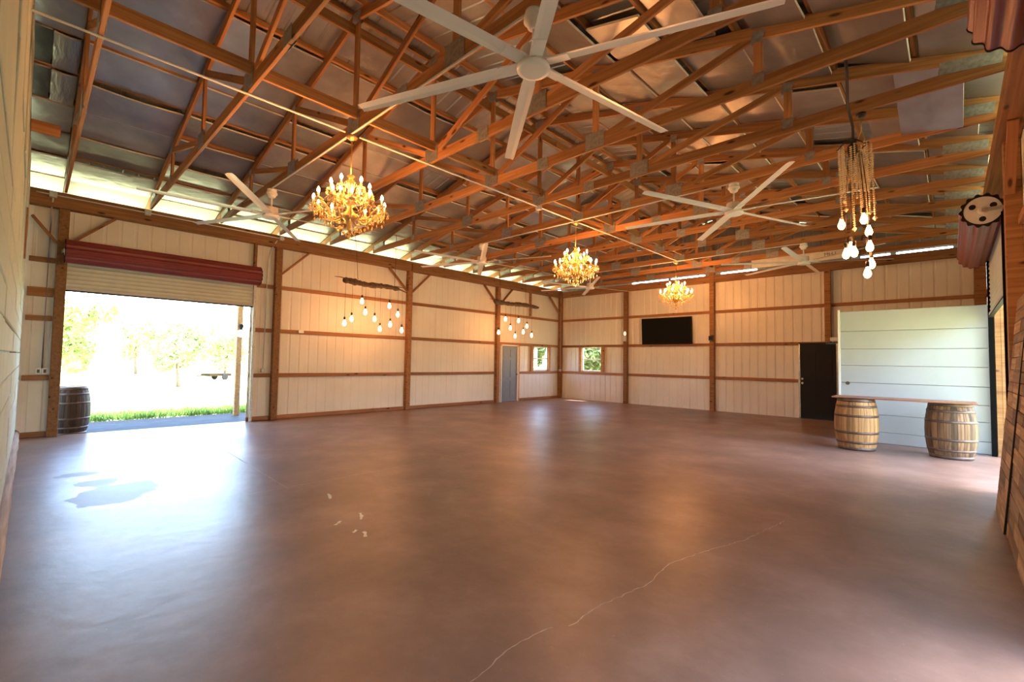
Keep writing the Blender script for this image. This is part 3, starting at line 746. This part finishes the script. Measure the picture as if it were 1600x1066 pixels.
link('plank', bevel_box(1.87, .30, .022, 'board_red', .004), bt, M=Matrix.Translation((0, .15, .0115)))
# ------------------------------------------------------------------ pallet-wood panels leaning on the right wall
def pallet(y0, y1, label, seed, x0=11.885):
    rr = random.Random(seed); Hh = 2.22; wd = y1-y0
    lean = math.atan2(.20 - (x0-11.885), 2.2)
    t = empty('pallet_wood_panel', (x0, (y0+y1)/2, 0.002)); t.rotation_euler = (0, lean, 0); tag(t, label, 'wood panel', 'pallet-wood panels leaning on the right wall')
    brick_box('backing', .024, .05, -wd/2+.01, wd/2-.01, .01, Hh-.01, t, 'dark_bronze')
    brick_box('edge_strip', .001, .05, -wd/2-.012, -wd/2-.001, .0, Hh, t, 'dark_bronze', .001)
    z = .0
    while z < Hh-.04:
        h = min(rr.choice([.10, .12, .12, .14]), Hh-z); yy = -wd/2
        first = True
        while yy < wd/2-.02:
            l = rr.uniform(.32, .75) if not first else rr.uniform(.2, .6); first = False
            e = min(yy+l, wd/2)
            if wd/2-e < .06: e = wd/2
            o = link('board', bevel_box(round(e-yy-.006, 2), .018, round(h-.006, 3), 'pallet_wood', .002), t)
            o.matrix_local = Matrix.Translation((.012+rr.uniform(-.0015, .0015), (yy+e)/2, z+h/2)) @ Matrix.Rotation(PI/2, 4, 'Z')
            yy = e
        z += h
    return t
pallet(-8.93, -7.93, 'brick-like pallet-wood panel leaning on the wall, its free edge towards the roll-up doorway', 3)
pallet(-10.36, -8.96, 'second brick-like pallet-wood panel leaning on the wall, away from the roll-up doorway', 5, 11.90)
# ------------------------------------------------------------------ television
tv = empty('television', (4.62, -.0, 2.10)); tag(tv, 'large black flat television hung on the end wall', 'television')
M = Matrix.Rotation(math.radians(3), 4, 'X')
link('body', bevel_box(1.77, .05, .90, 'black_rubber', .008), tv, M=M @ Matrix.Translation((0, -.12, .47)))
link('screen', bevel_box(1.72, .004, .84, 'screen_black', .001), tv, M=M @ Matrix.Translation((0, -.148, .475)))
link('bracket', bevel_box(.5, .08, .35, 'dark_bronze', .004), tv, M=Matrix.Translation((0, -.05, .5)))
link('led', bevel_box(.02, .006, .01, 'nickel', .001), tv, M=M @ Matrix.Translation((-.5, -.145, .018)))
# ------------------------------------------------------------------ ceiling fans
BL = None
def fan_meshes():
    out = {}
    out['canopy'] = MB().lathe([(.075, 0), (.078, -.03), (.06, -.045), (.085, -.055), (.088, -.085), (.06, -.1), (.065, -.11), (.055, -.135), (.03, -.15)], 24).mesh('canopy', ['white_enamel'])
    out['downrod'] = MB().lathe([(.014, -.13), (.014, -.34)], 10).mesh('downrod', ['white_enamel'])
    out['motor'] = MB().lathe([(.03, -.31), (.105, -.32), (.11, -.33), (.11, -.425), (.12, -.435), (.125, -.45), (.125, -.47)], 28).mesh('motor', ['white_enamel'])
    out['cover'] = MB().lathe([(.135, -.465), (.138, -.48), (.135, -.50), (.10, -.506)], 28).mesh('hub_cover', ['white_enamel'])
    b = MB().box(.10, .30, -.055, .055, -.012, .0); out['bracket'] = b.mesh('blade_bracket', ['white_enamel'])
    m = MB(); secs = [(.27, .060), (.6, .062), (1.2, .060), (1.72, .056), (1.80, .050)]
    for (r, hw) in secs:
        for (c, z) in ((-hw, -.004), (-hw*.3, .010), (hw*.6, .007), (hw, -.003), (hw*.6, -.001), (-hw*.3, .003)): m.v.append(Vector((r, c, z)))
    for j in range(len(secs)-1):
        for i in range(6): k = (i+1) % 6; m.face([j*6+i, j*6+k, (j+1)*6+k, (j+1)*6+i], 0, False)
    m.face(list(range(6))); m.face([(len(secs)-1)*6+i for i in range(6)][::-1]); out['blade'] = m.mesh('blade', ['white_enamel'])
    return out
FM = fan_meshes()
def fan(loc, ang, label):
    t = empty('ceiling_fan', loc); tag(t, label, 'ceiling fan', 'white six-blade ceiling fans')
    link('canopy', FM['canopy'], t); link('downrod', FM['downrod'], t); link('motor', FM['motor'], t); link('hub_cover', FM['cover'], t)
    for k in range(6):
        a = math.radians(ang+60*k)
        M = Matrix.Rotation(a, 4, 'Z') @ Matrix.Translation((0, 0, -.44)) @ Matrix.Rotation(math.radians(10), 4, 'X')
        bl = link('blade', FM['blade'], t, M=M); link('blade_bracket', FM['bracket'], bl)
ZF = 4.35
fan((9.14, -12.19, ZF), 20.5, 'white six-blade fan on the truss of the doorway chandelier, on the bead pendant side')
fan((3.16, -12.19, ZF), 25, 'white six-blade fan by the half-open big doorway')
fan((3.20, -7.31, ZF), 20, 'white six-blade fan between the two driftwood lamps')
fan((9.12, -7.31, ZF), 8, 'white six-blade fan beside the bead pendant cluster')
fan((9.10, -2.44, ZF), 30, 'white six-blade fan in front of the black door at the end wall')
fan((3.10, -2.44, ZF), 12, 'white six-blade fan in the far corner by the two windows')
# ------------------------------------------------------------------ conduits
def pipe(pts, r, label, name='conduit', matname='white_pvc', boxes=(), wall=None):
    if wall:
        t = MB().tube(pts, r, 8).obj(name, matname, wall)
        for (x, y, z, s) in boxes: brick_box('junction_box', x-s/2, x+s/2, y-s/2, y+s/2, z-s/2, z+s/2, t, 'box_grey', .006)
        return t
    t = empty(name); tag(t, label, 'conduit')
    MB().tube(pts, r, 8).obj('pipe', matname, t)
    for (x, y, z, s) in boxes: brick_box('junction_box', x-s/2, x+s/2, y-s/2, y+s/2, z-s/2, z+s/2, t, 'box_grey', .006)
    return t
pipe([(6.05, YE+.1, 4.345), (6.05, -12.3, 4.345)], .012, 'white conduit running under the trusses towards the near end wall')
pipe([(6.05, -7.25, 4.345), (6.05, -2.53, 4.345)], .012, 'white conduit under the trusses between the middle and the far chandelier')
pipe([(6.05, -12.1, 4.345), (6.05, -7.42, 4.345)], .012, 'white conduit under the trusses between the doorway and the middle chandelier', boxes=[(6.05, -8.5, 4.335, .09)])
for (y, nm) in ((-12.22, 'by the big doorway'), (-7.35, 'in the middle of the hall'), (-2.48, 'near the end wall')):
    pipe([(3.2, y, 4.345), (5.9, y, 4.345), (6.2, y, 4.345), (9.1, y, 4.345)], .012, 'conduit along a truss bottom chord feeding two fans ' + nm)
pipe([(.185, -15.0, 4.262), (.185, -10.9, 4.262)], .010, 'thin conduit along the header beam above the big doorway', boxes=[(.19, -14.79, 4.262, .10), (.19, -13.47, 4.262, .10), (.19, -10.97, 4.262, .09)], wall=wl)
pipe([(.19, -14.79, 4.20), (.10, -14.80, 4.0), (.06, -14.80, 3.8), (.06, -14.80, 1.20)], .012, 'grey conduit dropping to the outlets beside the barrel', matname='box_grey', wall=wl)
pipe([(.19, -11.06, 4.2), (.10, -11.17, 3.95), (.06, -11.2, 3.7), (.06, -11.22, 1.2)], .010, 'grey conduit dropping beside the roll-up door track and tall post', matname='box_grey', boxes=[(.06, -11.22, 1.15, .08)], wall=wl)
pipe([(.16, -.16, 4.25), (.17, -.19, 3.9), (.165, -.17, 3.6), (.165, -.17, 1.1)], .010, 'conduit running down the far corner post', matname='box_grey', boxes=[(.17, -.19, 1.12, .09)], wall=wl)
ou = empty('outlet_boxes', (.045, -14.76, 1.153)); tag(ou, 'row of white electric outlets on the girt beside the big doorway', 'outlet')
for i in range(3):
    brick_box('plate', -.04, .02, -.12+.08*i, -.045+.08*i, -.055, .055, ou, 'white_pvc')
    brick_box('socket', .021, .024, -.10+.08*i, -.065+.08*i, -.03, .03, ou, 'print_grey', .001)
o2 = brick_box('outlet_box', .045, .085, -10.45, -10.33, 2.06, 2.14, None, 'white_pvc'); tag(o2, 'small white outlet box on the girt below the driftwood lamp', 'outlet')
sc = empty('wall_sconce', (BX+.02, -.142, 2.38)); tag(sc, 'small lit candle sconce on a post of the end wall', 'sconce')
MB().box(-.05, .05, -.06, 0, -.14, .06).obj('box', 'box_grey', sc); MB().lathe([(.02, .07), (.035, .10), (.035, .17), (.02, .2)], 10, M=Matrix.Translation((0, -.04, 0))).obj('flame_bulb', 'sconce_glow', sc)
sp = empty('wall_speaker', (2*BX, -.142, 2.28)); tag(sp, 'small dark box on the post right of the television', 'box')
MB().box(-.06, .06, -.09, 0, -.07, .07).obj('body', 'dark_bronze', sp); MB().box(-.05, .05, -.093, -.0905, -.05, .05).obj('grille', 'black_rubber', sp)
ex = brick_box('exit_light', 9.24, 9.44, -.20, -.145, 2.13, 2.23, None, 'white_pvc'); tag(ex, 'small white emergency light box over the black door', 'light box')
# ------------------------------------------------------------------ chandeliers
def drops(m, c, r, h): m.octa(c, r, h)
def chand_meshes():
    o = {}
    o['canopy'] = MB().lathe([(.07, 0), (.065, -.02), (.03, -.045), (.012, -.055)], 18).mesh('canopy', ['brass'])
    o['rod'] = MB().lathe([(.009, -.05), (.009, -.52)], 8).mesh('rod', ['brass'])
    o['column'] = MB().lathe([(.015, -.50), (.05, -.52), (.025, -.55), (.04, -.60), (.06, -.64), (.03, -.69), (.035, -.76), (.075, -.80), (.09, -.84), (.06, -.88), (.03, -.92), (.05, -.98), (.11, -1.03), (.12, -1.06), (.06, -1.10), (.03, -1.16), (.04, -1.2), (.012, -1.26)], 18).mesh('column', ['brass'])
    def arm(r, zt, zs):
        pts = []
        for i in range(11):
            t = i/10; x = .05+(r-.05)*t; z = zs + (-.10*math.sin(PI*min(1, t*1.35))) + (zt-zs)*max(0, (t-.35)/.65)**2
            pts.append((x, 0, z))
        return MB().tube(pts, .010, 6).mesh('arm', ['brass'])
    o['arm_lo'] = arm(.43, -.93, -1.0); o['arm_hi'] = arm(.235, -.72, -.76)
    o['pan'] = MB().lathe([(.012, -.012), (.05, .0), (.052, .006), (.014, .010)], 12).mesh('drip_pan', ['crystal_amber'])
    o['candle'] = MB().lathe([(.013, .008), (.013, .075)], 8).mesh('candle', ['candle_ivory'])
    o['bulb'] = MB().lathe([(.010, .075), (.019, .095), (.016, .118), (.003, .145)], 8).mesh('bulb', ['bulb_glow'])
    m = MB()
    for i in range(8):
        a = 2*PI*i/8; m.octa((.052*math.cos(a), .052*math.sin(a), -.018), .008, .012); m.octa((.052*math.cos(a), .052*math.sin(a), -.052), .011, .024)
    o['pan_drops'] = m.mesh('crystal_drops', ['crystal_amber'])
    return o
CMs = chand_meshes()
def swag(m, a, b, sag, n, r=.0075):
    a, b = Vector(a), Vector(b)
    for i in range(n+1):
        t = i/n; p = a.lerp(b, t); p.z -= sag*4*t*(1-t); m.octa(p, r)
def chand_garland(seed=1):
    m = MB(); rr = random.Random(seed); NL, NH = 12, 6
    P = lambda r, k, n, z, o=0: (r*math.cos(2*PI*(k+o)/n), r*math.sin(2*PI*(k+o)/n), z)
    for k in range(NL):
        swag(m, P(.43, k, NL, -.94), P(.43, k+1, NL, -.94), .10, 12); swag(m, P(.43, k, NL, -.94), P(.06, k, NL, -.80), .03, 16)
        swag(m, P(.43, k, NL, -.95), P(.10, k, NL, -1.05), .09, 14)
        m.octa(P(.43, k, NL, -1.10, .5), .015, .032)
        for (rad, z) in ((.36, -1.10), (.30, -1.13), (.22, -1.17), (.15, -1.22)):
            m.octa(P(rad, k, NL, z+rr.uniform(-.01, .01), .5*(rad > .25)), .013, .03); m.octa(P(rad, k, NL, z+.045, .5*(rad > .25)), .007, .01)
        for i in range(3): m.octa(P(.2+.08*i, k, NL, -.98-.02*i, .25), .012, .022)
    for k in range(NH):
        swag(m, P(.235, k, NH, -.73), P(.235, k+1, NH, -.73), .09, 12); swag(m, P(.235, k, NH, -.73), P(.04, k, NH, -.57), .03, 12); swag(m, P(.235, k, NH, -.74), P(.43, k, NH, -.93), .05, 12)
        m.octa(P(.235, k, NH, -.87, .5), .015, .03)
        for i in range(3): m.octa(P(.10+.05*i, k, NH, -.84, .3*i), .012, .024)
    for k in range(8): m.octa(P(.07, k, 8, -1.27), .012, .03); m.octa(P(.11, k, 8, -.66), .011, .03)
    m.octa((0, 0, -1.31), .03, .045)
    return m.mesh('crystal_garland', ['crystal_amber'])
GAR = chand_garland()
def chandelier(loc, label, rz):
    t = empty('chandelier', loc, rz); tag(t, label, 'chandelier', 'amber crystal chandeliers')
    for k in ('canopy', 'rod', 'column'): link(k, CMs[k], t)
    g_ = link('crystal_garland', GAR, t); g_['kind'] = 'stuff'
    for (n_, r, z, key) in ((12, .43, -.93, 'arm_lo'), (6, .235, -.72, 'arm_hi')):
        for k in range(n_):
            a = link('arm', CMs[key], t, M=Matrix.Rotation(2*PI*k/n_, 4, 'Z'))
            if key == 'arm_lo' and k % 3 == 2: zz_ = z-.02
            else: zz_ = z
            for q in ('pan', 'candle', 'bulb'): link({'pan': 'drip_pan'}.get(q, q), CMs[q], a, (r, 0, zz_))
            d_ = link('crystal_drops', CMs['pan_drops'], a, (r, 0, zz_)); d_['kind'] = 'stuff'
chandelier((6.02, -12.19, 4.33), 'lit crystal chandelier closest to the half-open big doorway', .1)
chandelier((6.03, -7.29, 4.33), 'lit crystal chandelier hanging in the middle of the hall', .35)
chandelier((5.98, -2.42, 4.33), 'lit crystal chandelier above the television', .2)
# ------------------------------------------------------------------ driftwood lamps
def edison(matname='edison_glow'): return MB().lathe([(.010, 0), (.014, -.02), (.030, -.062), (.031, -.085), (.020, -.108), (.004, -.116)], 10).mesh('bulb', [matname])
EB = edison(); SK = MB().lathe([(.008, .05), (.016, .045), (.018, .0), (.014, -.008)], 10).mesh('socket', ['dark_bronze'])
def drift_lamp(x, y0, y1, zc, bulbs, wires, label, seed, tail):
    rr = random.Random(seed); t = empty('driftwood_lamp', (x, (y0+y1)/2, zc)); tag(t, label, 'lamp', 'driftwood lamps hanging along the left wall')
    yo = (y0+y1)/2; pts = []; rad = []; n = 26
    for i in range(n+1):
        q = i/n; pts.append(((rr.uniform(-.006, .006)), y0-yo+(y1-y0)*q, (.014*math.sin(q*9+seed)-.02*q)+rr.uniform(-.004, .004)+(.04 if seed == 2 else 0)*(q-.5))); rad.append((.088-.030*q)*rr.uniform(.72, 1.15))
    rad[0] *= .6; rad[-1] *= .55
    m = MB().tube(pts, .05, 9, radii=rad)
    for (a, b, r) in tail: m.tube([a, tuple((Vector(a)+Vector(b))/2+Vector((0, 0, .015))), b], r, 6, radii=[r, r*.8, r*.4])
    m.obj('log', 'driftwood', t)
    for (by, bz) in bulbs:
        bx = rr.uniform(-.03, .03); top = bz-zc+.06
        c = MB().tube([(bx, by-yo, top+.04), (bx, by-yo, -.005)], .003, 5).obj('cord', 'cord_black', t)
        s_ = link('socket', SK, t, (bx, by-yo, top)); s_.scale = (1.35,)*3; link('bulb', EB, s_)
    for (wy, dy, dx) in wires:
        zt = 4.79-zc if dx is None else dx
        MB().tube([(0, wy-yo, .04), (-.06, wy-yo+dy*.5, zt*.5+.02), (-.165, wy-yo+dy, zt)], .005, 5).obj('hanging_wire', 'cord_black', t)
drift_lamp(1.0, -9.80, -8.25, 3.34, [(-9.748, 2.338), (-9.578, 2.454), (-9.296, 2.918), (-9.209, 2.649), (-8.964, 2.499), (-8.795, 2.257), (-8.532, 2.875), (-8.488, 2.394), (-8.277, 2.672), (-8.165+.0, 2.261)],
           [(-9.43, -.05, None), (-8.40, .12, None)], 'driftwood log lamp with ten glowing bulbs beside the tall door post', 1, [((0, .6, .0), (.02, 1.02, -.10), .022), ((0, -.7, .05), (0, -1.0, .07), .012), ((0, .5, .02), (-.03, .95, .03), .018)])
drift_lamp(1.0, -4.75, -2.55, 3.38, [(-4.491, 2.412), (-4.227, 2.858), (-3.989, 2.58), (-3.763, 2.328), (-3.56, 2.859), (-3.352, 2.489), (-3.126, 2.699), (-2.912, 2.395)],
           [(-4.42, -.02, None), (-3.21, .03, None)], 'driftwood log lamp with eight glowing bulbs near the grey-blue door', 2, [((0, -1.0, .02), (0, -1.3, .05), .014), ((0, .3, .03), (.03, 1.0, .02), .02)])
# ------------------------------------------------------------------ bead pendant cluster
bp_ = empty('bead_pendant', (10.80, -8.50, 4.34)); tag(bp_, 'bead-draped pendant cluster of bare amber bulbs by the right wall', 'pendant lamp')
MB().lathe([(.05, 0), (.05, -.02), (.02, -.05)], 14, M=Matrix.Translation((.09, -.03, .0))).obj('canopy', 'dark_bronze', bp_)
MB().tube([(.09, -.03, -.04), (.085, -.03, -.2), (.03, 0, -.34)], .006, 6).obj('chain', 'brass', bp_)
MB().tube([(.11, -1.25, .05), (.10, -1.1, -.02), (.03, -.55, -.10), (.02, -.12, -.16), (.01, -.02, -.34)], .014, 6).obj('twisted_cord', 'cord_black', bp_)
MB().tube([(.15*math.cos(a), .15*math.sin(a), -.34+.03*math.sin(3*a)) for a in [2*PI*i/20 for i in range(21)]], .008, 5).obj('ring', 'dark_bronze', bp_)
MB().lathe([(.02, -.30), (.05, -.34), (.05, -.40), (.02, -.5)], 12).obj('hub', 'dark_bronze', bp_)
rr = random.Random(4)
for k in range(34):
    a = rr.uniform(0, 2*PI); rad = rr.choice([.06, .12, .15, .16]); m = MB(); L = rr.uniform(.30, .95); x0, y0 = rad*math.cos(a)+.02, rad*math.sin(a)
    z = -.36
    if k % 3 == 0:
        b_ = a+rr.uniform(.6, 1.5); q = (rad*math.cos(b_)+.04, rad*math.sin(b_), z-.1); dd = rr.uniform(.25, .5); n_ = 46
        for i in range(n_+1):
            t_ = i/n_; p = Vector((x0, y0, z)).lerp(Vector(q), t_); p.z -= dd*4*t_*(1-t_)*.9; m.octa(p, .0135)
    else:
        zz_ = z
        while zz_ > z-L: m.octa((x0+.06*(z-zz_)*.5, y0, zz_), .0135); zz_ -= .025
        if k % 4 == 0: m.octa((x0+.03*L, y0, z-L-.03), .024, .034)
    m.obj('bead_strand', 'bead_gold', bp_)
def bulb_at(x, z, y=0, small=False, src=None):
    top = z+.06-4.34; bx = x-10.80
    MB().tube([(bx*.55, y*.5, -.42), (bx*.9, y, (top-.42)*.5), (bx, y, top+.04)], .0025, 5).obj('cord', 'cord_black', bp_)
    s_ = link('socket', SK, bp_, (bx, y, top)); s_.scale = (1.15, 1.15, 1.15); link('bulb', EB, s_)
for (x, z, y) in ((10.687, 3.123, 0), (10.895, 3.148, .0), (10.933, 3.009, .04), (10.947, 2.819, -.03), (10.722, 2.78, .03), (10.805, 2.78, -.02), (10.76, 2.86, .10), (10.95, 2.64, .06), (10.921, 2.527, -.02)): bulb_at(x, z, y)
# ------------------------------------------------------------------ log lying along the near wall
m = MB(); rr = random.Random(9); pts = []; rad = []
for i in range(30):
    pts.append((.16+8.3*i/29, -15.10-.003*math.sin(i), .09)); rad.append(.086*rr.uniform(.93, 1.05))
lg = m.tube(pts, .08, 12, radii=rad).obj('base_log', 'log_bark', wn); lg['label'] = 'weathered round log along the foot of the panelled wall'
# ------------------------------------------------------------------ outside: trees, trailer
def tree_mesh(seed, h, r, nl, zc0, lm='leaf'):
    rr = random.Random(seed); c = MB()
    blobs = [(rr.gauss(0, r*.45), rr.gauss(0, r*.45), h*rr.uniform(zc0, .95), r*rr.uniform(.3, .55)) for _ in range(16)]
    for k in range(nl):
        bx, by, bz, br = rr.choice(blobs); d = Vector((rr.gauss(0, 1), rr.gauss(0, 1), rr.gauss(0, .8))).normalized()*br*rr.uniform(.6, 1.05)
        p = Vector((bx, by, bz))+d; s = rr.uniform(.12, .26); u_ = Vector((rr.gauss(0, 1), rr.gauss(0, 1), rr.gauss(0, 1))).normalized(); v_ = u_.orthogonal().normalized()
        b = len(c.v); c.v += [p-u_*s, p+v_*s*.5, p+u_*s, p-v_*s*.5]; c.face([b, b+1, b+2, b+3])
    t = MB().tube([(0, 0, 0), (rr.uniform(-.1, .1), .1, h*.3), (rr.uniform(-.3, .3), 0, h*.75)], .1, 7, radii=[.16, .11, .04])
    for k in range(5):
        a = rr.uniform(0, 6.28); t.tube([(0, .05, h*.3+.3*k), (math.cos(a)*r*.6, math.sin(a)*r*.6, h*.5+.35*k)], .04, 5, radii=[.05, .02])
    return c.mesh('crown', [lm]), t.mesh('trunk', ['bark'])
TM = [tree_mesh(1, 5.2, 2.2, 2600, .35), tree_mesh(2, 6.5, 2.8, 3000, .3), tree_mesh(3, 4.0, 2.6, 2400, .25), tree_mesh(4, 3.6, 2.1, 5000, .12, 'leaf_deep')]
rr = random.Random(21)
spots = []
for k in range(9): spots.append((-38-3*(k % 2), -27+6.2*k, rr.randrange(3)))
spots2 = [(-19, -9.3, 0), (-15.5, -14.2, 0)]
spots3 = [(-2.6, 7.4, 3), (-6.4, 12.4, 3), (1.4, 12.2, 3)]
spots4 = [(-7.6, 5.2, 3), (-13.0, 8.0, 3)]
for grp, sp_, lab in (('trees beyond the field', spots, 'leafy green tree in the tree line beyond the bright field'), ('young trees on the field', spots2, 'slim young tree standing on the bright field outside the big doorway'),
                      ('trees behind the end wall', spots3, 'leafy tree seen through the end-wall window'), ('trees past the far corner', spots4, 'leafy tree seen through the left-wall window')):
    for (x, y, k) in sp_:
        t = empty('tree', (x, y, -.26), rr.uniform(0, 6)); tag(t, lab, 'tree', grp)
        if grp.startswith('young'): t['label'] = 'slim young tree on the bright field, ' + ('towards the porch post' if y > -12 else 'behind the outdoor barrel')
        s = rr.uniform(.8, 1.15)*(.8 if grp.startswith('young') else 1); t.scale = (s, s, s)
        link('crown', TM[k][0], t); link('trunk', TM[k][1], t)
for k in range(4):  # unseen trees added to block daylight on the right side
    t = empty('tree', (21+2*(k % 2), -20+9.5*k, -.26), k*1.3); tag(t, 'leafy tree added to shade the right-hand roll-up doorways', 'tree', 'added shade trees outside the right wall'); t.scale = (.95, .95, .95)
    link('crown', TM[k % 3][0], t); link('trunk', TM[k % 3][1], t)
tr = empty('trailer', (-27.3, -5.45, -.26)); tag(tr, 'small flat tan trailer parked on the field', 'trailer')
tr.rotation_euler = (0, 0, .35)
MB().box(-.5, .5, -.85, .75, .28, .46).obj('deck', 'trailer_paint', tr); MB().tube([(0, -.85, .33), (0, -1.5, .3)], .04, 6).obj('tongue', 'trailer_paint', tr)
for s in (-1, 1): MB().lathe([(.2, -.06), (.22, -.04), (.22, .04), (.2, .06)], 16, M=Matrix.Translation((s*.58, .2, .22)) @ Matrix.Rotation(PI/2, 4, 'Y')).obj('wheel', 'black_rubber', tr)
